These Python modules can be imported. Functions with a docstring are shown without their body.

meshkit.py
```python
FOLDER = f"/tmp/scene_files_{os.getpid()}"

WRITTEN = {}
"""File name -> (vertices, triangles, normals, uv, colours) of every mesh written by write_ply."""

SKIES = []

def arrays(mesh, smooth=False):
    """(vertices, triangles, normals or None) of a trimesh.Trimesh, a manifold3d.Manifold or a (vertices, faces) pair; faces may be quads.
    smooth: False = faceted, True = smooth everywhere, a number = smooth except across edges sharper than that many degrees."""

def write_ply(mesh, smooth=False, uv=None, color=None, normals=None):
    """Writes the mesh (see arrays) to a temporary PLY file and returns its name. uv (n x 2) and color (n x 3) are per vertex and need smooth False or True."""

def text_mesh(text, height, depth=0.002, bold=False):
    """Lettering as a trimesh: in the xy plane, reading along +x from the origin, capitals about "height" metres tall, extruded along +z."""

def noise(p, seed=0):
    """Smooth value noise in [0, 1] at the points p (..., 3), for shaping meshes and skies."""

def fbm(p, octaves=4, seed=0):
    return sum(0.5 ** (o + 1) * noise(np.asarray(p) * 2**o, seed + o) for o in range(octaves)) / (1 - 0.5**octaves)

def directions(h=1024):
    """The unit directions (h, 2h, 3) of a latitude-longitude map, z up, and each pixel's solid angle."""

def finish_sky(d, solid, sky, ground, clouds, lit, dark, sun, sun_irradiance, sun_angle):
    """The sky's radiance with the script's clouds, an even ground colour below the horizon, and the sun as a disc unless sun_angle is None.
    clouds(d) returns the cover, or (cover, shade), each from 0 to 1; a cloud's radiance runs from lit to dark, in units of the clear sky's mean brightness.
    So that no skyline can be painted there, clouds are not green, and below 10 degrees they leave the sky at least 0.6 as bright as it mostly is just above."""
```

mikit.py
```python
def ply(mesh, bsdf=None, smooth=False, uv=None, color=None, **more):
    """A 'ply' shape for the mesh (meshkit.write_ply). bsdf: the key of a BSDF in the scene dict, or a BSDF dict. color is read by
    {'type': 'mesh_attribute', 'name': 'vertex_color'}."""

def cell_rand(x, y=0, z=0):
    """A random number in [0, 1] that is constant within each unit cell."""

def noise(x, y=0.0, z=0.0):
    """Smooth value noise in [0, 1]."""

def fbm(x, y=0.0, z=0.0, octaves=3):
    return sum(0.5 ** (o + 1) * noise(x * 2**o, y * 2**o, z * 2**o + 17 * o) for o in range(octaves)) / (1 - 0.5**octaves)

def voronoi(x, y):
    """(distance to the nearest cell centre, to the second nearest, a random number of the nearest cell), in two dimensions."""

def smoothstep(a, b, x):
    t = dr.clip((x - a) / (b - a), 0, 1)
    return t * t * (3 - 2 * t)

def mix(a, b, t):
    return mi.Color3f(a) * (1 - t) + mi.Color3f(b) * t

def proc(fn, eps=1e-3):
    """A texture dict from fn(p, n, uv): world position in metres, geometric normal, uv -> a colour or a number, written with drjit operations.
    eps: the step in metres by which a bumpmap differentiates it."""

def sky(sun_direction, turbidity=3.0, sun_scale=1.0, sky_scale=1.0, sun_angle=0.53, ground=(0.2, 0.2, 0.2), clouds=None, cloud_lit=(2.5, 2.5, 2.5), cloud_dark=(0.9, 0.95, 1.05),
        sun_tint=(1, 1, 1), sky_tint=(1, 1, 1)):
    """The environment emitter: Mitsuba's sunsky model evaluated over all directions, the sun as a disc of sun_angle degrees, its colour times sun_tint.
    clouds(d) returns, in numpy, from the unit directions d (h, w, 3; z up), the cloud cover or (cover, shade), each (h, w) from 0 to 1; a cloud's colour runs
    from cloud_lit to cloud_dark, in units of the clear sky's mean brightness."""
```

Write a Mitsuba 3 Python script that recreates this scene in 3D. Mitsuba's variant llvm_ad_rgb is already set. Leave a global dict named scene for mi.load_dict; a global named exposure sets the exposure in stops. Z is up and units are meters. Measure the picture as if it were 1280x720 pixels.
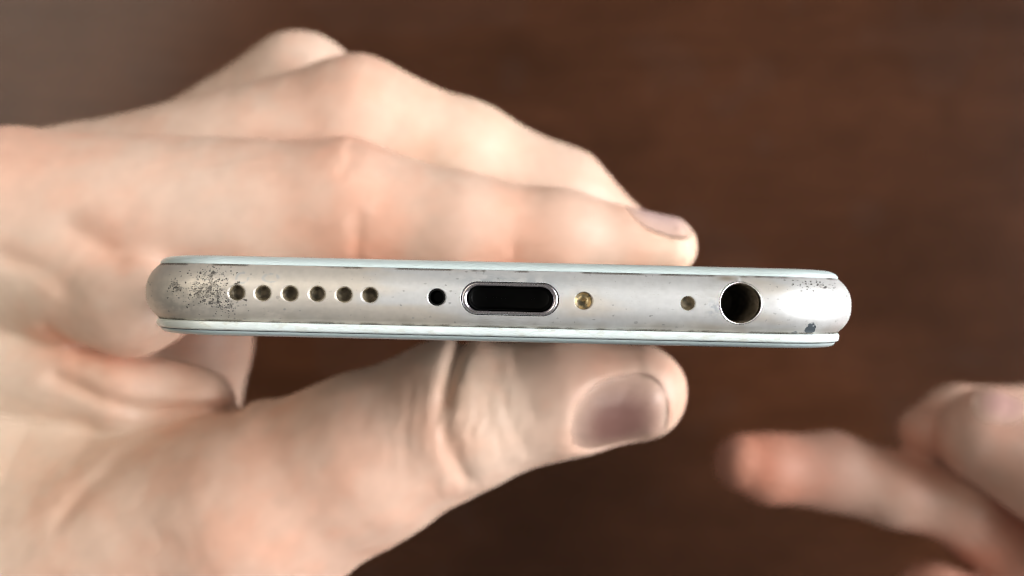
import math
import numpy as np
import trimesh
import manifold3d as m3
import drjit as dr
import mitsuba as mi
import mikit
from mikit import noise, fbm, smoothstep, mix, voronoi
import meshkit

T = mi.ScalarTransform4f
MM = 0.001
scene, labels = {}, {}

# ---------------------------------------------------------------- camera, lamps, exposure
CAM = (0.0, 0.0, 0.330)
scene['camera'] = {'type': 'thinlens', 'fov': 51.9, 'fov_axis': 'x', 'near_clip': 0.01, 'far_clip': 10.0,
                   'aperture_radius': 0.00095, 'focus_distance': 0.1004,
                   'to_world': T().look_at(origin=CAM, target=(0, 0, 0), up=(0, 1, 0))}
exposure = 0.0


def lamp(key, pos, half, radiance, target=(0, 0, 0.2)):
    """A real window-sized area of light standing well away from the hands."""
    scene[key] = {'type': 'rectangle', 'to_world': T().look_at(origin=pos, target=target, up=(0, 0, 1)) @ T().scale([half[0], half[1], 1]),
                  'emitter': {'type': 'area', 'radiance': {'type': 'rgb', 'value': radiance}}}


lamp('window_light', (1.74, 0.18, 1.18), (0.7, 0.65), (16.2, 16.2, 16.1))
lamp('window_light_001', (-0.95, 0.6, 1.5), (0.5, 0.4), (3.6, 3.25, 2.7))
labels['window_light'] = {'label': 'bright daylight window far to the right of the table', 'category': 'window'}
labels['window_light_001'] = {'label': 'dimmer daylight window to the upper left of the table', 'category': 'window'}
scene['room_light'] = {'type': 'constant', 'radiance': {'type': 'rgb', 'value': (0.185, 0.178, 0.165)}}

# ---------------------------------------------------------------- materials


def rgb(*c):
    return {'type': 'rgb', 'value': c}


def principled(base, rough, spec=0.5, **k):
    return {'type': 'twosided', 'bsdf': {'type': 'principled', 'base_color': base, 'roughness': rough, 'specular': spec, **k}}


def gauss(x, y, cx, cy, sx, sy):
    return dr.exp(-dr.square((x - cx) / sx) - dr.square((y - cy) / sy))


# phone frame: origin, roll and the two axes of its end face (u right, v up), in mm
PC, ROLL = np.array([-1.37, -1.33, 230.0]), math.radians(-1.3)
CR, SR = math.cos(ROLL), math.sin(ROLL)


def phone_uv(p):
    x, y = p.x * 1000 - float(PC[0]), p.y * 1000 - float(PC[1])
    return x * CR + y * SR, y * CR - x * SR


def table_color(p, n, uv):
    g = fbm(p.x * 9, p.y * 70, 1.0, octaves=4)
    f = fbm(p.x * 60, p.y * 600, 3.0, octaves=3)
    b = fbm(p.x * 14, p.y * 16, 5.0, octaves=3)
    c = mix((0.036, 0.0132, 0.0060), (0.060, 0.0220, 0.0105), smoothstep(0.25, 0.75, g * 0.35 + b * 0.65))
    c = c * (0.90 + 0.20 * f) * (0.84 + 0.32 * fbm(p.x * 95, p.y * 130, 9.0, octaves=3))
    spot = smoothstep(0.66, 0.74, fbm(p.x * 45 + 3, p.y * 45, 8.0, octaves=2))
    return mix(c, (0.07, 0.055, 0.05), 0.06 * spot)


scene['mat_table'] = principled(mikit.proc(table_color), 0.18, 0.26)


def metal_color(p, n, uv):
    u, v = phone_uv(p)
    big = fbm(u * 0.12 + 4, v * 0.5, 2.0, octaves=3)
    c = mix((0.78, 0.715, 0.635), (0.76, 0.765, 0.765), smoothstep(0.3, 0.7, big + 0.012 * u))
    c = c * (0.94 + 0.12 * fbm(u * 2.5, v * 2.5, 1.0, octaves=3))
    # darker and browner towards the lower edge, and scuffing round the connector
    low = smoothstep(-1.2, -2.3, v + 0.5 * noise(u * 0.9, 0.0, 4.0))
    c = mix(c, (0.34, 0.29, 0.23), 0.55 * low)
    scuff = gauss(u, v, 1.2, 1.9, 5.6, 0.75) * 1.3 * smoothstep(0.3, 0.65, fbm(u * 1.3 + v * 0.8, v * 2.2 - u * 0.5, 7.0, octaves=4))
    c = mix(c, (0.50, 0.54, 0.57), 0.6 * scuff)
    smudge = gauss(u, v, -30.5, -0.6, 3.2, 1.6) * 0.75 + gauss(u, v, -26.9, 0.3, 2.4, 1.5) * 0.8 + gauss(u, v, 22.4, 0.6, 3.2, 1.9) * 0.45 + gauss(u, v, -20.0, -1.5, 9.0, 0.7) * 0.5
    c = mix(c, (0.44, 0.41, 0.36), 0.75 * dr.minimum(smudge, 1.0) * smoothstep(0.2, 0.62, fbm(u * 1.1 + v * 0.6, v * 1.7 - u * 0.5, 31.0, octaves=4)))
    c = mix(c, (0.36, 0.28, 0.17), 0.7 * gauss(u, v, 21.9, 2.75, 0.9, 0.28))
    c = mix(c, (0.93, 0.95, 0.97), gauss(u, v, 23.15, 2.55, 0.16, 0.45))
    stain = gauss(u, v, 20.6, -0.1, 0.55, 0.7) + gauss(u, v, 8.6, 0.5, 0.25, 0.35) + gauss(u, v, -15.7, 0.0, 0.45, 0.5) * 0.0
    c = mix(c, (0.40, 0.45, 0.50), 0.7 * dr.minimum(stain, 1.0) * smoothstep(0.3, 0.6, fbm(u * 4, v * 4, 3.0, octaves=2)))
    # pitted specks where the anodising has worn away
    area = gauss(u, v, -27.6, 0.45, 1.9, 1.05) * 1.0 + gauss(u, v, -31.0, 0.75, 0.75, 0.65) * 0.85 + gauss(u, v, -27.5, 2.0, 2.0, 0.5) * 0.5 \
        + gauss(u, v, 30.5, 2.2, 1.9, 0.5) * 0.42 + gauss(u, v, -26.0, -1.0, 1.5, 0.6) * 0.5
    wu, wv = u + 0.16 * fbm(u * 4, v * 4, 2.0), v + 0.16 * fbm(u * 4, v * 4, 12.0)

    def specks(k, ru, shift):
        d1, _, r = voronoi(wu * k * ru + shift, wv * k + shift)
        return d1, r

    for k, ru, shift, size in ((1.35, 0.8, 91.7, 0.30), (3.4, 0.9, 3.3, 0.40), (5.6, 0.85, 11.7, 0.40), (1.9, 0.7, 41.2, 0.24)):
        d1, r = specks(k, ru, shift)
        keep = smoothstep(0.02, -0.02, r - 0.92 * area * (0.55 + 0.9 * noise(u * 1.1, v * 1.1, shift)))
        sz = size * (0.55 + 0.45 * noise(u * 7, v * 7, shift))
        c = mix(c, (0.085, 0.080, 0.075), keep * smoothstep(sz, sz * 0.6, d1) * 0.9)
    blotch = smoothstep(0.50, 0.62, fbm(u * 2.2 + v * 1.4, v * 2.6 - u * 1.2, 51.0, octaves=4) * 0.72 + dr.minimum(area, 1.0) * 0.22)
    c = mix(c, (0.20, 0.185, 0.165), 0.6 * blotch * smoothstep(0.15, 0.5, area))
    s1 = fbm(u * 0.35 + v * 0.12, v * 6.5 - u * 0.45, 61.0, octaves=2)
    c = mix(c, (0.56, 0.54, 0.50), 0.35 * smoothstep(0.012, 0.003, dr.abs(s1 - 0.5)) * smoothstep(0.5, 0.7, noise(u * 0.4, v * 0.5, 63.0)))
    chip = smoothstep(0.50, 0.62, gauss(u, v, 30.2, -1.85, 0.85, 0.7) * (0.55 + 0.8 * noise(u * 4.2, v * 4.2, 2.0)))
    chip = dr.maximum(chip, smoothstep(0.5, 0.62, gauss(u, v, 28.6, -2.35, 1.6, 0.25) * (0.3 + noise(u * 4.2, v * 4.2, 5.0))) * 0.7)
    c = mix(c, (0.12, 0.145, 0.17), chip)
    # thin scratches and stray dots
    d1, r = specks(1.5, 0.6, 77.1)
    c = mix(c, (0.33, 0.33, 0.32), 0.6 * smoothstep(0.10, 0.03, r) * smoothstep(0.17, 0.06, d1))
    ring = dr.abs(dr.sqrt(dr.square(u + 24.4) + dr.square((v - 1.75) * 1.1)) - 0.55)
    c = mix(c, (0.55, 0.58, 0.60), 0.6 * smoothstep(0.16, 0.05, ring) * smoothstep(0.3, 0.6, noise(u * 3, v * 3, 1.0)))
    ring = dr.abs(dr.sqrt(dr.square((u + 21.7) * 0.7) + dr.square((v - 1.8) * 1.3)) - 0.5)
    c = mix(c, (0.55, 0.58, 0.60), 0.5 * smoothstep(0.16, 0.05, ring) * smoothstep(0.3, 0.6, noise(u * 3, v * 3, 6.0)))
    # dirt in the seams
    seam = smoothstep(0.24, 0.05, dr.abs(v - 3.02)) * smoothstep(0.42, 0.62, fbm(u * 0.55, 0.0, 3.0, octaves=3)) \
        + smoothstep(0.26, 0.06, dr.abs(v + 2.46)) * smoothstep(0.33, 0.6, fbm(u * 0.8, 0.0, 13.0, octaves=3))
    return mix(c, (0.13, 0.115, 0.09), 0.8 * dr.minimum(seam, 1.0))


scene['mat_metal'] = principled(mikit.proc(metal_color), 0.48, 0.4, metallic=0.66)
scene['mat_back_edge'] = principled(rgb(0.54, 0.63, 0.635), 0.3, 0.5)


def white_edge(p, n, uv):
    u, v = phone_uv(p)
    c = mix((0.72, 0.80, 0.80), (0.60, 0.68, 0.69), fbm(u * 0.4, v * 2, 1.0, octaves=3))
    d = smoothstep(0.60, 0.75, fbm(u * 1.3, v * 3, 9.0, octaves=3)) * 0.35 + smoothstep(-18.0, -31.0, u) * 0.35
    return mix(c, (0.50, 0.48, 0.38), d)


scene['mat_white_edge'] = principled(mikit.proc(white_edge), 0.22, 0.5, clearcoat=0.6, clearcoat_gloss=0.9)
scene['mat_glass_edge'] = principled(rgb(0.34, 0.41, 0.42), 0.2, 0.6, clearcoat=0.8, clearcoat_gloss=0.95)


def hole_color(p, n, uv):
    w = fbm(p.x * 2600, p.y * 2600, p.z * 600, octaves=3)
    return mix((0.06, 0.048, 0.03), (0.24, 0.195, 0.13), smoothstep(0.25, 0.75, w))


scene['mat_hole'] = principled(mikit.proc(hole_color), 0.5, 0.4)
scene['mat_black'] = principled(rgb(0.005, 0.005, 0.005), 0.38, 0.25)
scene['mat_jack'] = principled(mikit.proc(lambda p, n, uv: mix((0.03, 0.024, 0.017), (0.16, 0.125, 0.085), fbm(p.x * 2500, p.y * 2500, p.z * 700))), 0.35, 0.5)
scene['mat_chrome'] = {'type': 'twosided', 'bsdf': {'type': 'roughconductor', 'material': 'Cr', 'alpha': 0.12}}
scene['mat_rim'] = {'type': 'twosided', 'bsdf': {'type': 'roughconductor', 'material': 'Al', 'alpha': 0.25}}
scene['mat_gold'] = principled(mikit.proc(lambda p, n, uv: mix((0.30, 0.26, 0.19), (0.72, 0.56, 0.30), smoothstep(0.35, 0.65, fbm(p.x * 3800, p.y * 3800, 2.0)))), 0.30, 0.5, metallic=1.0)
scene['mat_skin'] = principled({'type': 'mesh_attribute', 'name': 'vertex_color'}, 0.48, 0.42)
scene['mat_nail'] = principled({'type': 'mesh_attribute', 'name': 'vertex_color'}, 0.40, 0.4)

# ---------------------------------------------------------------- setting: the table top
w_, d_, h_, r_ = 700.0, 450.0, 32.0, 6.0
sph = [m3.Manifold.sphere(r_, 24).translate([sx * (w_ - r_), sy * (d_ - r_), z]) for sx in (-1, 1) for sy in (-1, 1) for z in (-r_, -h_ + r_)]
slab = m3.Manifold.batch_hull(sph)
mm_ = slab.to_mesh()
scene['table'] = mikit.ply(trimesh.Trimesh(mm_.vert_properties[:, :3] * MM, mm_.tri_verts), 'mat_table', smooth=30)
labels['table'] = {'label': 'dark brown varnished wooden table below the hands, out of focus', 'category': 'table'}

# ---------------------------------------------------------------- phone
HW, LEN, RC = 36.3, 138.0, 9.8


def outline(inset, n=14, m=10):
    """Plan of the phone (u, w) shrunk by inset: a rounded rectangle, counter-clockwise seen from +v."""
    r = RC - inset
    x, w0, w1 = HW - inset, inset, LEN - inset
    pts = []
    for cx, cw, a0 in ((x - r, w0 + r, 270), (x - r, w1 - r, 0), (-x + r, w1 - r, 90), (-x + r, w0 + r, 180)):
        a = np.radians(a0 + np.linspace(0, 90, n))
        pts.append(np.stack([cx + r * np.cos(a), cw + r * np.sin(a)], 1))
    # subdivide the straight runs so that triangles stay compact
    out = []
    for k in range(4):
        out.append(pts[k])
        a, b = pts[k][-1], pts[(k + 1) % 4][0]
        t = np.linspace(0, 1, m + 2)[1:-1, None]
        out.append(a + (b - a) * t)
    return np.vstack(out)


def loft(loops, v_of):
    """Closed mesh from stacked loops of equal length."""
    n = len(loops[0])
    V = [np.stack([l[:, 0], np.full(n, v), l[:, 1]], 1) for l, v in zip(loops, v_of)]
    F = []
    i = np.arange(n)
    j = (i + 1) % n
    for k in range(len(V) - 1):
        a, b = k * n, (k + 1) * n
        F += [np.stack([a + i, b + i, a + j], 1), np.stack([a + j, b + i, b + j], 1)]
    verts = np.vstack(V + [V[0].mean(0)[None], V[-1].mean(0)[None]])
    c0, c1 = len(verts) - 2, len(verts) - 1
    top = (len(V) - 1) * n
    F += [np.stack([i * 0 + c0, i, j], 1), np.stack([top + i, i * 0 + c1, top + j], 1)]
    m = trimesh.Trimesh(verts, np.vstack(F), process=False)
    if m.volume < 0:
        m.invert()
    return m


def to_world(mesh):
    """Phone frame (u, v, w in mm; w away from the end face) to metres."""
    m = mesh.copy()
    u, v, w = np.array(m.vertices).T
    m.vertices = np.stack([PC[0] + u * CR - v * SR, PC[1] + u * SR + v * CR, PC[2] - w], 1) * MM
    if m.is_watertight and m.volume < 0 or not m.is_watertight:
        m.invert()
    return m


def count(key):
    if key not in scene:
        return key
    k = 1
    while f'{key}_{k:03d}' in scene:
        k += 1
    return f'{key}_{k:03d}'


def part(name, mesh, mat, smooth=35, label=None):
    key = count('mobile_phone__' + name)
    scene[key] = mikit.ply(to_world(mesh), mat, smooth=smooth)
    if label:
        labels[key] = {'label': label}
    return key


def as_manifold(t):
    return m3.Manifold(m3.Mesh(np.array(t.vertices, np.float32), np.array(t.faces, np.uint32)))


def as_trimesh(m):
    q = m.to_mesh()
    return trimesh.Trimesh(q.vert_properties[:, :3], q.tri_verts, process=True)


vs = np.linspace(-2.46, 3.04, 27)
body = as_manifold(loft([outline(1.38 * (abs(v - 0.28) / 2.76) ** 2.5) for v in vs], vs))


def local(px, py):
    """End-face position measured in the photograph's own scale (13.155 units to the millimetre)."""
    x, y = (px - 622) / 13.155, -(py - 377.5) / 13.155
    return x * CR + y * SR, y * CR - x * SR


def cyl(u, v, w0, w1, r0, r1=None, n=48):
    """A cutter: cylinder or cone along w."""
    r1 = r0 if r1 is None else r1
    return m3.Manifold.cylinder(w1 - w0, r0, r1, n).translate([u, v, w0])


def stadium(hl, r, n=20):
    a = np.radians(np.linspace(-90, 90, n))
    right = np.stack([hl + r * np.cos(a), r * np.sin(a)], 1)
    return np.vstack([right, -right])


def sweep_loops(u, v, hl, rw):
    """Tube of stadium loops (radius, depth) pairs; open mesh."""
    hls = hl if isinstance(hl, list) else [hl] * len(rw)
    L = [stadium(h, r) for h, (r, _) in zip(hls, rw)]
    n = len(L[0])
    V = np.vstack([np.stack([u + l[:, 0], v + l[:, 1], np.full(n, w)], 1) for l, (_, w) in zip(L, rw)])
    i = np.arange(n)
    j = (i + 1) % n
    F = []
    for k in range(len(L) - 1):
        a, b = k * n, (k + 1) * n
        F += [np.stack([a + i, a + j, b + i], 1), np.stack([a + j, b + j, b + i], 1)]
    return trimesh.Trimesh(V, np.vstack(F), process=False)


def cup(u, v, R, depth, w0, wall=0.10, hl=1e-6):
    """Lining of a hole: a thin-walled well with a floor, lip at depth w0."""
    return sweep_loops(u, v, hl, [(R, w0 + 0.3), (R, w0), (R - wall, w0), (R - wall, depth - 0.2), (R - wall - 0.2, depth), (0.001, depth)])


cuts, wells = [], []
for px, py in ((295.4, 365.9), (327.9, 366.5), (362.0, 366.9), (395.9, 367.3), (429.6, 368.3), (462.0, 368.9)):
    u, v = local(px, py)
    cuts += [cyl(u, v, -1, 3.0, 0.74), cyl(u, v, -0.35, 0.22, 1.15, 0.72)]
    wells.append(('speaker_hole', cup(u, v, 0.73, 1.1, 0.16, 0.06), 'mat_hole', None))
us, vs_ = local(545.8, 371.5)
cuts += [cyl(us, vs_, -1, 3.0, 0.82), cyl(us, vs_, -0.35, 0.2, 1.2, 0.8)]
wells.append(('screw_hole', cup(us, vs_, 0.81, 2.6, 0.2, 0.14), 'mat_black', 'black screw hole between the speaker holes and the connector, its screw not to be seen'))
ug, vg = local(729.6, 376.0)
cuts += [cyl(ug, vg, -1, 3.0, 0.84), cyl(ug, vg, -0.3, 0.16, 1.15, 0.84)]
um, vm = local(860.0, 379.2)
cuts += [cyl(um, vm, -1, 3.0, 0.68), cyl(um, vm, -0.3, 0.14, 0.95, 0.68)]
wells.append(('microphone_hole', cup(um, vm, 0.67, 0.7, 0.14, 0.05), 'mat_hole', None))
uj, vj = local(926.2, 379.0)
cuts += [cyl(uj, vj, -1, 14.0, 2.08)]
up, vp = local(637.5, 373.6)
HL, RP = 3.07, 1.60
cut_port = m3.Manifold.batch_hull([cyl(up - HL, vp, -1, 9.0, RP), cyl(up + HL, vp, -1, 9.0, RP)])
cut_lip = m3.Manifold.batch_hull([cyl(up - HL, vp, -0.3, 0.10, RP + 0.25, RP), cyl(up + HL, vp, -0.3, 0.10, RP + 0.25, RP)])
body = body - m3.Manifold.batch_boolean(cuts + [cut_port, cut_lip], m3.OpType.Add)
part('metal_frame', as_trimesh(body), 'mat_metal', 30, 'worn silver frame with pitted specks near the speaker holes')
for nm, mesh, mat, lab in wells:
    part(nm, mesh, mat, 40, lab)
# headphone socket: polished lip that follows the rounded frame, and a deep dark well
part('headphone_socket', cup(uj, vj, 1.90, 12.0, 0.75, 0.06), 'mat_jack', 40)
arc = [(2.075, 0.7), (2.07, 0.02), (2.03, -0.05), (1.95, -0.03), (1.90, 0.06), (1.89, 0.8)]
rim = sweep_loops(uj, vj, 1e-6, arc)
rim.vertices[:, 2] += 1.38 * (np.abs(rim.vertices[:, 1] - 0.28) / 2.76) ** 2.5
part('socket_rim', rim, 'mat_rim', 60)
# connector: black ring painting the shade of the gap, polished lip, black cavity
part('connector_gap_shade', sweep_loops(up, vp, HL, [(RP - 0.005, 0.9), (RP - 0.005, 0.16), (RP - 0.085, 0.16), (RP - 0.10, 0.9)]), 'mat_black', 40)
lip = [(1.53, 0.9), (1.53, 0.20), (1.50, 0.10), (1.44, 0.03), (1.36, 0.0), (1.28, 0.02), (1.21, 0.08), (1.16, 0.18), (1.12, 0.38), (1.10, 0.7), (1.095, 1.6)]
part('connector_lip', sweep_loops(up, vp, [HL, HL, HL, HL, HL - 0.02, HL - 0.05, HL - 0.09, HL - 0.13, HL - 0.17, HL - 0.20, HL - 0.21], lip), 'mat_chrome', 60)
part('connector_cavity', sweep_loops(up, vp, HL - 0.215, [(1.24, 1.25), (1.09, 1.25), (1.09, 6.5), (0.9, 6.6), (0.001, 6.6)]), 'mat_black', 40)
# gold screw: domed head with a five-lobed recess
head = m3.Manifold.sphere(1.7, 64).translate([0, 0, 1.85]) ^ m3.Manifold.cylinder(1.6, 0.80, 0.80, 48).translate([0, 0, 0])
lob = m3.Manifold.batch_boolean([m3.Manifold.cylinder(0.6, 0.15, 0.15, 20).translate([0.21 * math.cos(a), 0.21 * math.sin(a), 0.05]) for a in np.radians(np.arange(5) * 72 + 18)]
                                + [m3.Manifold.cylinder(0.6, 0.20, 0.20, 20).translate([0, 0, 0.05])], m3.OpType.Add)
nub = m3.Manifold.sphere(0.16, 24).translate([0.02, -0.02, 0.62])
part('screw', as_trimesh(((head - lob) + nub).translate([ug, vg, 0.30])), 'mat_gold', 30, 'gold screw head right of the connector')
# pale edge of the back, white edge of the front, screen protector
ks = np.linspace(0, 1, 9)
part('back_edge', loft([outline(1.33 + 2.0 * (1 - math.sqrt(max(0, 1 - k ** 2))) ** 1.0) for k in ks], 3.06 + 0.84 * ks), 'mat_back_edge', 40)
lv = [(-2.48, 1.32), (-2.54, 1.20), (-2.64, 1.14), (-2.95, 1.12), (-3.14, 1.16), (-3.27, 1.26), (-3.35, 1.5)][::-1]
part('front_edge', loft([outline(i) for _, i in lv], [v for v, _ in lv]), 'mat_white_edge', 40)
lv = [(-3.36, 1.62), (-3.41, 1.50), (-3.52, 1.52), (-3.68, 1.66), (-3.82, 1.95), (-3.90, 2.5)][::-1]
part('screen_protector', loft([outline(i) for _, i in lv], [v for v, _ in lv]), 'mat_glass_edge', 40, 'grey-green glass edge of the screen protector')
labels['mobile_phone'] = {'label': 'worn silver and white mobile phone held end-on between fingers and thumb', 'category': 'phone'}

# ---------------------------------------------------------------- hands: one smooth surface each, from rounded bones


def cone(p, a, b, ra, rb):
    """Distance to a tapered, round-ended bone from a (radius ra) to b (radius rb)."""
    a, b = np.asarray(a, np.float32), np.asarray(b, np.float32)
    ba = b - a
    h = np.clip(((p - a) @ ba) / np.float32(ba @ ba), 0, 1)
    return (np.linalg.norm(p - a - h[..., None] * ba, axis=-1) - (ra + (rb - ra) * h)).astype(np.float32)


def smin(a, b, k):
    h = np.maximum(k - np.abs(a - b), 0) / k
    return np.minimum(a, b) - h * h * h * k / 6.0


def chain(p, joints, k=3.0):
    d = None
    for (a, ra), (b, rb) in zip(joints[:-1], joints[1:]):
        c = cone(p, a, b, ra, rb)
        d = c if d is None else smin(d, c, k)
    return d


def seg_dist(p, line):
    """Distance in the xy plane to a polyline of (x, y, z) points."""
    d = None
    for a, b in zip(line[:-1], line[1:]):
        a, b = np.asarray(a[:2], np.float32), np.asarray(b[:2], np.float32)
        ba = b - a
        t = np.clip(((p[..., :2] - a) @ ba) / (ba @ ba), 0, 1)
        e = np.linalg.norm(p[..., :2] - a - t[..., None] * ba, axis=-1)
        d = e if d is None else np.minimum(d, e)
    return d


def seg_dist3(p, line):
    d = None
    for a, b in zip(line[:-1], line[1:]):
        a, b = np.asarray(a, np.float32), np.asarray(b, np.float32)
        ba = b - a
        t = np.clip(((p - a) @ ba) / (ba @ ba), 0, 1)
        e = np.linalg.norm(p - a - t[..., None] * ba, axis=-1)
        d = e if d is None else np.minimum(d, e)
    return d


def surface(f, lo, hi, h, refine=True):
    """Surface nets of f = 0, then pulled onto the surface."""
    ax = [np.arange(l, u + h, h, dtype=np.float32) for l, u in zip(lo, hi)]
    n = [len(a) for a in ax]
    D = np.empty(n, np.float32)
    for s in range(0, n[0], 16):
        X, Y, Z = np.meshgrid(ax[0][s:s + 16], ax[1], ax[2], indexing='ij')
        D[s:s + 16] = f(np.stack([X, Y, Z], -1))
    S = D < 0
    corners = [S[a:n[0] - 1 + a, b:n[1] - 1 + b, c:n[2] - 1 + c] for a in (0, 1) for b in (0, 1) for c in (0, 1)]
    tot = sum(c.astype(np.int8) for c in corners)
    act = (tot > 0) & (tot < 8)
    idx = -np.ones(act.shape, np.int64)
    cells = np.argwhere(act)
    idx[act] = np.arange(len(cells))
    V = np.array(lo, np.float32) + (cells + 0.5).astype(np.float32) * h
    F = []
    for axis in range(3):
        o1, o2 = (axis + 1) % 3, (axis + 2) % 3
        sl0, sl1 = [slice(None)] * 3, [slice(None)] * 3
        sl0[axis], sl1[axis] = slice(0, -1), slice(1, None)
        s0, s1 = S[tuple(sl0)], S[tuple(sl1)]
        e = np.argwhere(s0 != s1)
        ok = (e[:, o1] > 0) & (e[:, o2] > 0) & (e[:, o1] < n[o1] - 1) & (e[:, o2] < n[o2] - 1)
        e = e[ok]
        inside = s0[tuple(e.T)]
        q = []
        for da, db in ((1, 1), (0, 1), (0, 0), (1, 0)):
            c = e.copy()
            c[:, o1] -= da
            c[:, o2] -= db
            q.append(idx[tuple(c.T)])
        q = np.stack(q, 1)
        q[~inside] = q[~inside][:, ::-1]
        F.append(np.concatenate([q[:, [0, 1, 2]], q[:, [0, 2, 3]]]))
    F = np.vstack(F)[:, ::-1]

    def pull(V, steps):
        e = 0.15
        for _ in range(steps):
            d = f(V)
            g = np.stack([f(V + np.eye(3, dtype=np.float32)[k] * e) - f(V - np.eye(3, dtype=np.float32)[k] * e) for k in range(3)], 1) / (2 * e)
            V = V - np.clip(d / np.maximum((g * g).sum(1), 0.25), -1, 1)[:, None] * g
        return V.astype(np.float32)

    def relax(V, F, rounds, w=0.6):
        """Moves each vertex towards the mean of its neighbours: evens the net out before it is pulled on."""
        e = np.concatenate([F[:, [0, 1]], F[:, [1, 2]], F[:, [2, 0]]])
        a, b = np.concatenate([e[:, 0], e[:, 1]]), np.concatenate([e[:, 1], e[:, 0]])
        cnt = np.bincount(a, minlength=len(V))[:, None]
        for _ in range(rounds):
            m = np.stack([np.bincount(a, V[b, k], minlength=len(V)) for k in range(3)], 1) / np.maximum(cnt, 1)
            V = V + w * (m - V)
        return V.astype(np.float32)

    V = relax(V, F, 3)
    for _ in range(3):
        V = relax(pull(V, 1), F, 1, 0.5)
    V = pull(V, 1)
    t = trimesh.Trimesh(V, F, process=False)
    if refine:
        v2, f2 = trimesh.remesh.subdivide(V, F)
        V2 = relax(pull(np.array(v2, np.float32), 1), f2, 1, 0.5)
        t = trimesh.Trimesh(pull(V2, 1), f2, process=False)
    if t.volume < 0:
        t.invert()
    return t


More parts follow.
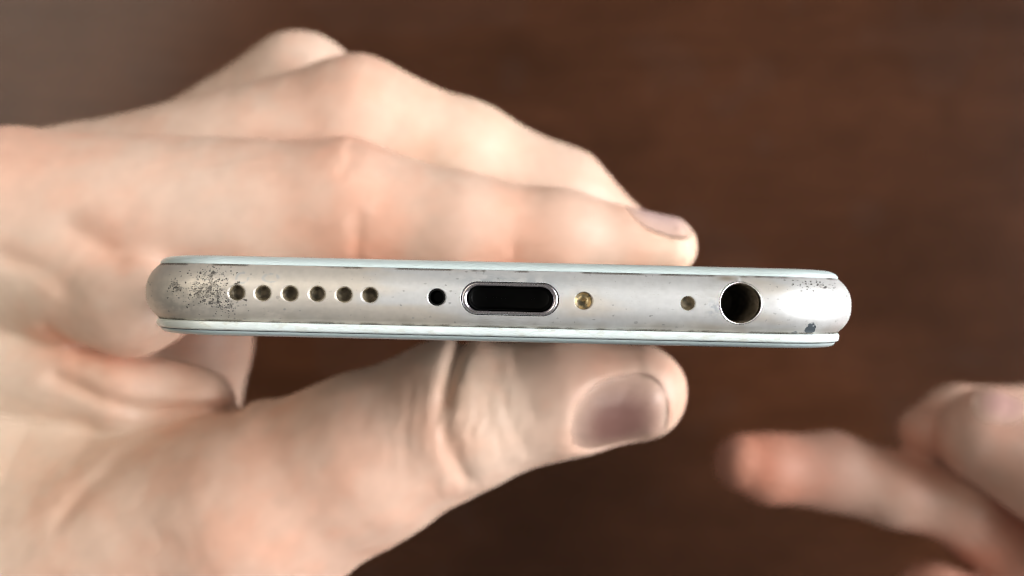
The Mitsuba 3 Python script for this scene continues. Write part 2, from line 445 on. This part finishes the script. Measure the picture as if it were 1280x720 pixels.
def skin_color(V, base, reds, lit_pales, seed):
    """Pale skin with redder finger ends, joints and folds, faint mottling, and lighter spots for palm and painted brightness."""
    m = meshkit.fbm(V / 8.0, 4, seed)[:, None]
    fine = meshkit.fbm(V / 1.5, 3, seed + 7)[:, None]
    blot = np.clip((meshkit.fbm(V / 4.2 + 5, 3, seed + 3)[:, None] - 0.42) * 4.0, 0, 1)
    c = np.array(base) * (0.92 + 0.16 * m) * (0.94 + 0.12 * fine)
    c = c * (1 - 0.5 * blot) + c * np.array([1.02, 0.86, 0.80]) * 0.5 * blot
    red = np.zeros(len(V))
    for q, r, s in reds:
        red = np.maximum(red, s * np.exp(-((V - np.asarray(q)) ** 2).sum(1) / (r * r)))
    red = np.clip(red + 0.35 * np.clip(m[:, 0] - 0.5, 0, 1), 0, 1)[:, None]
    c = c * (1 - red) + c * np.array([0.98, 0.66, 0.56]) * red
    pale = np.zeros(len(V))
    for q, r, s in lit_pales:
        pale = np.maximum(pale, s * np.exp(-((V - np.asarray(q)) ** 2).sum(1) / (r * r)))
    return np.clip(c * (1 + pale[:, None] * np.array([0.20, 0.31, 0.29])), 0, 0.93)


def nail(f, which, lift=0.22, base=(0.62, 0.40, 0.36)):
    """A nail plate laid on the finger: rays along -normal find the skin, the plate follows it, slightly flatter."""
    centre, along, normal, hl, hw = NAILS[which]
    along, normal = np.array(along, float), np.array(normal, float)
    along /= np.linalg.norm(along)
    normal -= along * (normal @ along)
    normal /= np.linalg.norm(normal)
    side = np.cross(normal, along)
    nu, nv = 33, 25
    S, Tt = np.meshgrid(np.linspace(-1, 1, nu), np.linspace(-1, 1, nv), indexing='ij')
    # rounded outline: oval at the root, squarish at the free end
    wid = hw * np.where(S < 0, (1 - np.abs(S) ** 2.6) ** 0.45, (1 - 0.9 * np.abs(S) ** 5) ** 0.5)
    P0 = np.array(centre) + along * (S * hl)[..., None] + side * (Tt * wid)[..., None] + normal * 6.0
    P = P0.reshape(-1, 3).astype(np.float32)
    for _ in range(14):
        P = P - normal.astype(np.float32) * np.clip(f(P), -1.0, 2.0)[:, None]
    edge = np.maximum(np.abs(S), np.abs(Tt)).reshape(-1)
    top = P + normal * (lift * (1 - 0.55 * edge ** 6))[:, None]
    bot = P - normal * 0.5
    i, j = np.meshgrid(np.arange(nu - 1), np.arange(nv - 1), indexing='ij')
    a = (i * nv + j).ravel()
    q = np.stack([a, a + nv, a + nv + 1, a + 1], 1)
    n = nu * nv
    rim = np.concatenate([np.arange(nv), np.arange(nv - 1, n, nv)[1:], np.arange(n - 1, n - nv - 1, -1)[1:], np.arange(n - nv, -1, -nv)[1:-1]])
    r2 = np.roll(rim, -1)
    F = np.vstack([q[:, [0, 1, 2]], q[:, [0, 2, 3]], q[:, [0, 2, 1]] + n, q[:, [0, 3, 2]] + n,
                   np.stack([rim, rim + n, r2], 1), np.stack([r2, rim + n, r2 + n], 1)])
    t = trimesh.Trimesh(np.vstack([top, bot]), F, process=False)
    if t.volume < 0:
        t.invert()
    s = np.concatenate([S.reshape(-1)] * 2)[:, None]
    c = np.array(base) * np.ones((2 * n, 1))
    tip = np.clip((s - 0.84) / 0.1, 0, 1)
    lun = np.clip((-0.55 - s) / 0.3, 0, 1)
    c = c * (1 - tip) + np.array([0.74, 0.62, 0.54]) * tip
    c = c * (1 - 0.15 * lun) + np.array([0.72, 0.58, 0.54]) * 0.15 * lun
    e = (np.abs(s[:, 0]) ** 2.6 + np.abs(np.concatenate([Tt.reshape(-1)] * 2)) ** 2.6) ** (1 / 2.6)
    rim = np.clip((e - 0.30) / 0.72, 0, 1)[:, None] ** 1.6 * 0.9
    return t, c * (1 - rim) + np.array([0.58, 0.385, 0.30]) * rim


def put(key, mesh, mat, color):
    mesh = mesh.copy()
    mesh.vertices = np.array(mesh.vertices) * MM
    scene[key] = mikit.ply(mesh, mat, smooth=True, color=color)


# ---- the holding hand (left)
index_ = [((-70.7, 9.4, 180.0), 13.0), ((-23.6, 11.7, 182.0), 8.9), ((-7.3, 8.4, 183.0), 7.3), ((6.7, 7.4, 183.0), 6.0), ((21.5, 5.9, 183.0), 4.3)]
index_b = [((-24.6, 11.9, 176.0), 8.0), ((7.0, 7.5, 176.0), 5.6), ((21.9, 5.8, 177.0), 4.0)]
middle_ = [((-70.7, 13.5, 161.0), 11.8), ((-24.8, 26.4, 163.0), 10.0), ((-7.6, 20.8, 163.0), 8.4), ((7.7, 14.6, 162.0), 7.5), ((16.6, 7.7, 162.0), 6.3)]
ring_ = [((-74.3, 12.1, 142.0), 11.0), ((-37.6, 34.4, 144.0), 10.2), ((-11.4, 17.1, 142.0), 7.5), ((0.0, 7.9, 142.0), 5.8)]
little_ = [((-77.5, 4.7, 126.0), 10.0), ((-48.1, 20.2, 126.0), 7.6), ((-29.8, 11.7, 124.0), 6.2), ((-18.8, 7.5, 124.0), 5.2)]
thumb_ = [((-75.4, -43.8, 170.0), 21.0), ((-36.2, -31.5, 182.0), 14.4), ((-20.4, -23.7, 185.0), 11.4), ((-8.1, -17.7, 186.0), 10.1), ((6.5, -14.9, 187.0), 7.6), ((17.1, -14.2, 187.0), 6.6)]
palm_ = [(((-90.9, -25.2, 164.0), 22.0), ((-66.1, -28.1, 169.0), 15.0)), (((-71.6, 8.1, 178.0), 13.0), ((-149.1, -22.5, 145.0), 21.0)), (((-71.1, 12.7, 160.0), 12.0), ((-157.1, -20.8, 135.0), 21.0)),
         (((-75.1, 10.1, 140.0), 12.0), ((-165.2, -24.9, 125.0), 20.0)), (((-76.4, -41.9, 168.0), 21.0), ((-153.1, -31.8, 140.0), 22.0)),
         (((-83.7, -20.9, 158.0), 22.0), ((-83.7, -2.6, 158.0), 20.0)), (((-58.0, -9.2, 143.0), 10.9), ((-65.0, -30.3, 140.0), 11.6)),
         (((-81.6, -15.5, 145.0), 18.0), ((-64.3, -28.6, 142.0), 12.0)), (((-153.1, -23.1, 140.0), 25.0), ((-213.5, -29.6, 135.0), 27.0))]
pads = [(((-67.5, 2.3, 182.0), 9.0), ((-51.3, -2.7, 188.0), 7.0)), (((-51.3, -2.7, 188.0), 7.0), ((-49.4, -1.7, 184.0), 6.6)),
        (((-71.6, -9.2, 178.0), 9.5), ((-55.9, -13.7, 180.0), 6.0)), (((-55.9, -13.7, 180.0), 6.0), ((-44.8, -16.1, 178.0), 3.9)), (((-44.8, -16.1, 178.0), 3.9), ((-40.7, -17.2, 177.0), 1.6))]
creases = [  # (polyline, depth, width, nearest and farthest z)
    ([(-6.9, -8.0, 192.0), (-8.4, -12.2, 194.0), (-8.9, -16.4, 195.0), (-8.3, -19.8, 194.0), (-6.3, -24.1, 192.0)], 0.60, 1.2),
    ([(-6.7, -7.4, 191.0), (-7.7, -10.6, 193.0), (-8.5, -14.4, 195.0)], 0.7, 0.8),
    ([(-11.1, -10.7, 192.0), (-11.9, -16.4, 195.0), (-11.4, -21.7, 194.0), (-9.9, -26.4, 192.0)], 0.06, 0.6),
    ([(-12.6, -11.5, 192.0), (-13.5, -17.4, 195.0), (-13.0, -23.8, 194.0)], 0.08, 0.6),
    ([(-4.8, -9.4, 192.0), (-3.5, -13.4, 194.0), (-2.9, -17.4, 195.0), (-0.4, -23.1, 192.0)], 0.09, 0.6),
    ([(-2.7, -10.0, 192.0), (-1.0, -14.5, 194.0), (0.0, -18.0, 195.0), (2.1, -21.5, 192.0)], 0.07, 0.6),
    ([(0.0, -8.9, 192.0), (1.4, -12.4, 194.0), (2.9, -16.4, 195.0)], 0.10, 0.7),
    ([(-62.4, -12.5, 190.0), (-57.2, -14.8, 188.0), (-51.5, -16.9, 185.0), (-45.0, -17.1, 182.0), (-38.2, -17.0, 180.0)], 0.8, 1.15),
    ([(-61.5, -5.9, 188.0), (-59.4, -7.9, 188.0), (-55.8, -8.9, 189.0), (-51.6, -9.7, 188.0), (-48.4, -9.0, 187.0), (-45.1, -7.0, 186.0)], 0.8, 1.1),
    ([(-57.7, 8.1, 188.0), (-54.0, 5.2, 188.0), (-51.2, 2.7, 186.0), (-49.9, 0.9, 184.0)], 0.45, 1.9),
    ([(-66.9, 4.3, 188.0), (-62.2, 2.7, 189.0), (-57.9, -0.2, 189.0)], 0.3, 1.2),
    ([(-21.3, 3.2, 188.0), (-20.5, 6.4, 190.0), (-20.5, 9.0, 191.0)], 0.25, 0.9),
    ([(-22.3, 15.4, 190.0), (-21.4, 17.7, 189.0), (-21.8, 19.4, 188.0)], 0.12, 0.8),
    ([(0.0, 3.2, 188.0), (0.2, 5.4, 189.0)], 0.25, 0.9),
    ([(-38.8, -16.8, 180.0), (-47.1, -19.0, 184.0), (-53.6, -23.5, 186.0), (-59.4, -30.2, 188.0)], 0.38, 1.3),
]
NAILS = {  # centre, along the finger, out of the plate, half length, half width
    'thumb': ((14.0, -17.4, 193.0), (1.0, 0.03, 0.0), (0.02, -0.50, 0.87), 6.5, 5.3),
    'index': ((20.1, 8.4, 183.0), (1.0, -0.17, 0.0), (0.13, 0.97, 0.20), 5.0, 4.3),
    'other thumb': ((90.6, -25.4, 130.0), (-0.8, 0.35, -0.1), (0.25, 0.75, 0.62), 4.6, 4.4)}


def nail_bed(p, d, which, depth):
    """The plate lies a little below the folds of skin around it."""
    c, al, no, hl, hw = NAILS[which]
    al, no = np.array(al, float), np.array(no, float)
    al /= np.linalg.norm(al)
    no -= al * (no @ al)
    no /= np.linalg.norm(no)
    q = p - np.asarray(c, np.float32)
    s_, t_, h = q @ (al / hl).astype(np.float32), q @ (np.cross(no, al) / hw).astype(np.float32), q @ no.astype(np.float32)
    e = (np.abs(s_) ** 3.2 + np.abs(t_) ** 3.2) ** (1 / 3.2)
    on = np.clip((h + 7.0) / 3.0, 0, 1)
    return d + on * depth * (np.clip((1.06 - e) / 0.16, 0, 1) - 0.14 * np.exp(-((e - 1.22) / 0.14) ** 2) * np.clip(0.9 - s_, 0, 0.9))



def fast_noise(p):
    return (0.5 + 0.25 * (np.sin(p[..., 0] * 2.1 + 1.7 * np.sin(p[..., 1] * 1.3 + p[..., 2])) + np.sin(p[..., 1] * 2.4 + 1.5 * np.sin(p[..., 2] * 1.7 + 0.6 * p[..., 0])))).astype(np.float32)


def left_hand(p):
    palm = None
    for (a, ra), (b, rb) in palm_:
        c = cone(p, a, b, ra, rb)
        palm = c if palm is None else smin(palm, c, 9.0)
    pad = None
    for (a, ra), (b, rb) in pads[:2]:
        c = cone(p, a, b, ra, rb)
        pad = c if pad is None else smin(pad, c, 3.0)
    pad2 = None
    for (a, ra), (b, rb) in pads[2:]:
        c = cone(p, a, b, ra, rb)
        pad2 = c if pad2 is None else smin(pad2, c, 3.0)
    th = smin(palm, chain(p, thumb_, 5.0), 6.0)
    ix = smin(chain(p, index_, 4.0), chain(p, index_b, 4.0), 4.0)
    d = smin(smin(palm, ix, 7.0), pad, 5.0)
    d = smin(d, smin(palm, pad2, 6.0), 2.2)
    d = smin(d, th, 4.5)
    for fing in (middle_, ring_, little_):
        d = smin(d, smin(palm, chain(p, fing, 4.0), 7.0), 1.2)
    near = np.abs(d) < 4
    d = d + 0.10 * (fast_noise(p * np.float32(0.45)) - 0.5) + 0.05 * (fast_noise(p * np.float32(1.1)) - 0.5)
    if near.any():
        q = p[near]
        g = np.zeros(len(q), np.float32)
        for line, dep, wid in creases:
            zs = np.mean([c[2] for c in line])
            gate = np.clip((q[:, 2] - (zs - 13.0)) / 5.0, 0, 1)
            e = seg_dist(q, line)
            g += gate * dep * (np.exp(-(e / wid) ** 2) - 0.16 * np.exp(-((e - 2.6 * wid) / (1.5 * wid)) ** 2))
        w_joint = np.exp(-((q - np.array((-6.7, -17.1, 194.0), np.float32)) ** 2).sum(-1) / 90.0) + 0.25 * np.exp(-((q - np.array((-21.6, 17.3, 188.0), np.float32)) ** 2).sum(-1) / 60.0)
        g += w_joint * 0.045 * np.sin(q[:, 0] * 3.6 + 1.6 * np.sin(q[:, 1] * 0.55) + 0.9 * np.sin(q[:, 1] * 1.7 + 1.0))
        d = d.copy()
        d[near] += g
        d[near] = nail_bed(q, nail_bed(q, d[near], 'thumb', 0.38), 'index', 0.3)
    # the grip presses flat against the two faces of the phone
    vv = (p[..., 1] - PC[1]) * CR - (p[..., 0] - PC[0]) * SR
    uu = (p[..., 0] - PC[0]) * CR + (p[..., 1] - PC[1]) * SR
    box = np.maximum(np.maximum(np.abs(vv) - 3.90, np.abs(uu) - 36.4), np.abs(p[..., 2] - (PC[2] - 69.0)) - 69.0)
    return np.maximum(d, -box)


lh = surface(left_hand, (-175, -92, 85), (40, 48, 225), 1.15)
Vl = np.array(lh.vertices)
reds = [((-22.7, 18.4, 188.0), 9, 0.5), ((-20.8, 6.5, 188.0), 9, 0.75), ((20.0, 6.7, 184.0), 8, 0.45), ((1.1, 4.9, 188.0), 9, 0.6), ((-8.6, 4.3, 188.0), 8, 0.4), ((-24.0, 30.8, 168.0), 10, 0.35),
        ((-8.3, -16.5, 194.0), 6, 0.5), ((10.5, -10.5, 192.0), 8, 0.4), ((21.8, -12.8, 190.0), 7, 0.4), ((-32.0, -30.0, 194.0), 22, 0.4), ((-66.9, 15.7, 188.0), 10, 0.5), ((-59.6, -7.6, 188.0), 6, 0.8),
        ((-53.3, -9.8, 187.0), 8, 0.6), ((-52.7, 3.3, 184.0), 9, 0.7), ((-46.8, -16.0, 180.0), 10, 0.35), ((-50.6, -10.9, 150.0), 12, 0.4), ((-58.3, -30.2, 188.0), 14, 0.35)]
lit_pales = [((-69.4, -22.0, 185.0), 24, 1.0), ((-68.0, -4.3, 188.0), 15, 0.9), ((-9.7, 25.5, 170.0), 12, 0.6), ((-5.1, -14.4, 195.0), 7, 0.7), ((23.3, 4.7, 184.0), 6, 0.8), ((-48.8, -12.2, 184.0), 7, 0.4)]  # paler palm; middle finger and fingertip spots paint in their lit brightness
SKIN = (0.60, 0.428, 0.338)
put('hand', lh, 'mat_skin', skin_color(Vl, SKIN, reds, lit_pales, 3))
labels['hand'] = {'label': 'left hand gripping the phone, fingers along its back and thumb below', 'category': 'hand'}
t, c = nail(left_hand, 'thumb', base=(0.165, 0.082, 0.068))
put('hand__nail', t, 'mat_nail', c)
labels['hand__nail'] = {'label': 'thumb nail below the phone'}
t, c = nail(left_hand, 'index', base=(0.48, 0.335, 0.32))
put('hand__nail_001', t, 'mat_nail', c)
labels['hand__nail_001'] = {'label': 'index finger nail above the phone'}

# ---- the other hand (right), farther down
r_index = [((47.0, -35.5, 116.0), 5.9), ((52.3, -36.8, 115.0), 6.9), ((65.7, -37.6, 114.0), 7.8), ((78.1, -41.0, 116.0), 7.5), ((90.3, -43.9, 116.0), 7.7), ((108.2, -56.7, 104.0), 9.0), ((139.9, -77.1, 94.0), 11.0)]
r_thumb = [((91.4, -28.5, 127.0), 9.2), ((101.9, -33.4, 130.0), 11.0), ((126.2, -49.9, 125.0), 13.5), ((150.4, -71.9, 115.0), 19.0)]
r_curl = [((84.6, -29.4, 116.0), 5.9), ((91.6, -27.1, 113.0), 6.9), ((111.4, -29.0, 108.0), 8.6), ((142.9, -49.4, 98.0), 10.0)]
r_mid = [((98.2, -51.3, 108.0), 7.6), ((116.8, -61.0, 104.0), 10.0), ((145.3, -78.9, 94.0), 11.0)]
r_low = [((86.4, -63.4, 114.0), 7.3), ((111.4, -74.3, 108.0), 8.0), ((142.9, -88.2, 98.0), 11.0)]
r_palm = [(((142.9, -51.1, 98.0), 13.0), ((148.1, -88.2, 98.0), 14.0)), (((147.8, -80.3, 90.0), 15.0), ((193.4, -107.6, 90.0), 20.0)), (((157.4, -75.3, 105.0), 18.0), ((202.5, -107.6, 90.0), 20.0)),
          (((193.4, -107.6, 90.0), 22.0), ((253.3, -152.7, 85.0), 24.0))]


def right_hand(p):
    palm = None
    for (a, ra), (b, rb) in r_palm:
        c = cone(p, a, b, ra, rb)
        palm = c if palm is None else smin(palm, c, 9.0)
    d = palm
    for fing in (r_index, r_thumb, r_curl, r_mid, r_low):
        d = smin(d, smin(palm, chain(p, fing, 3.0), 6.0), 1.0)
    return d


rh = surface(right_hand, (38, -195, 62), (290, 0, 150), 1.3, refine=False)
reds = [((48.7, -36.7, 120.0), 17, 1.0), ((80.6, -31.6, 122.0), 9, 0.8), ((91.2, -24.3, 130.0), 7, 0.4), ((101.3, -52.3, 115.0), 16, 0.8), ((86.2, -56.7, 120.0), 12, 0.6)]
lit_pales = [((76.7, -37.6, 124.0), 10, 0.3), ((97.4, -19.2, 120.0), 10, 0.4)]  # lit spots of this hand, their brightness put into the skin colour
put('hand_001', rh, 'mat_skin', skin_color(np.array(rh.vertices), (0.52, 0.335, 0.265), reds, lit_pales, 11))  # base darker than SKIN: the shade on this hand put into its colour
labels['hand_001'] = {'label': 'blurred right hand reaching in from the right edge with one finger outstretched', 'category': 'hand'}
t, c = nail(right_hand, 'other thumb', base=(0.50, 0.30, 0.27))
put('hand_001__nail', t, 'mat_nail', c)
labels['hand_001__nail'] = {'label': 'thumb nail of the blurred hand'}
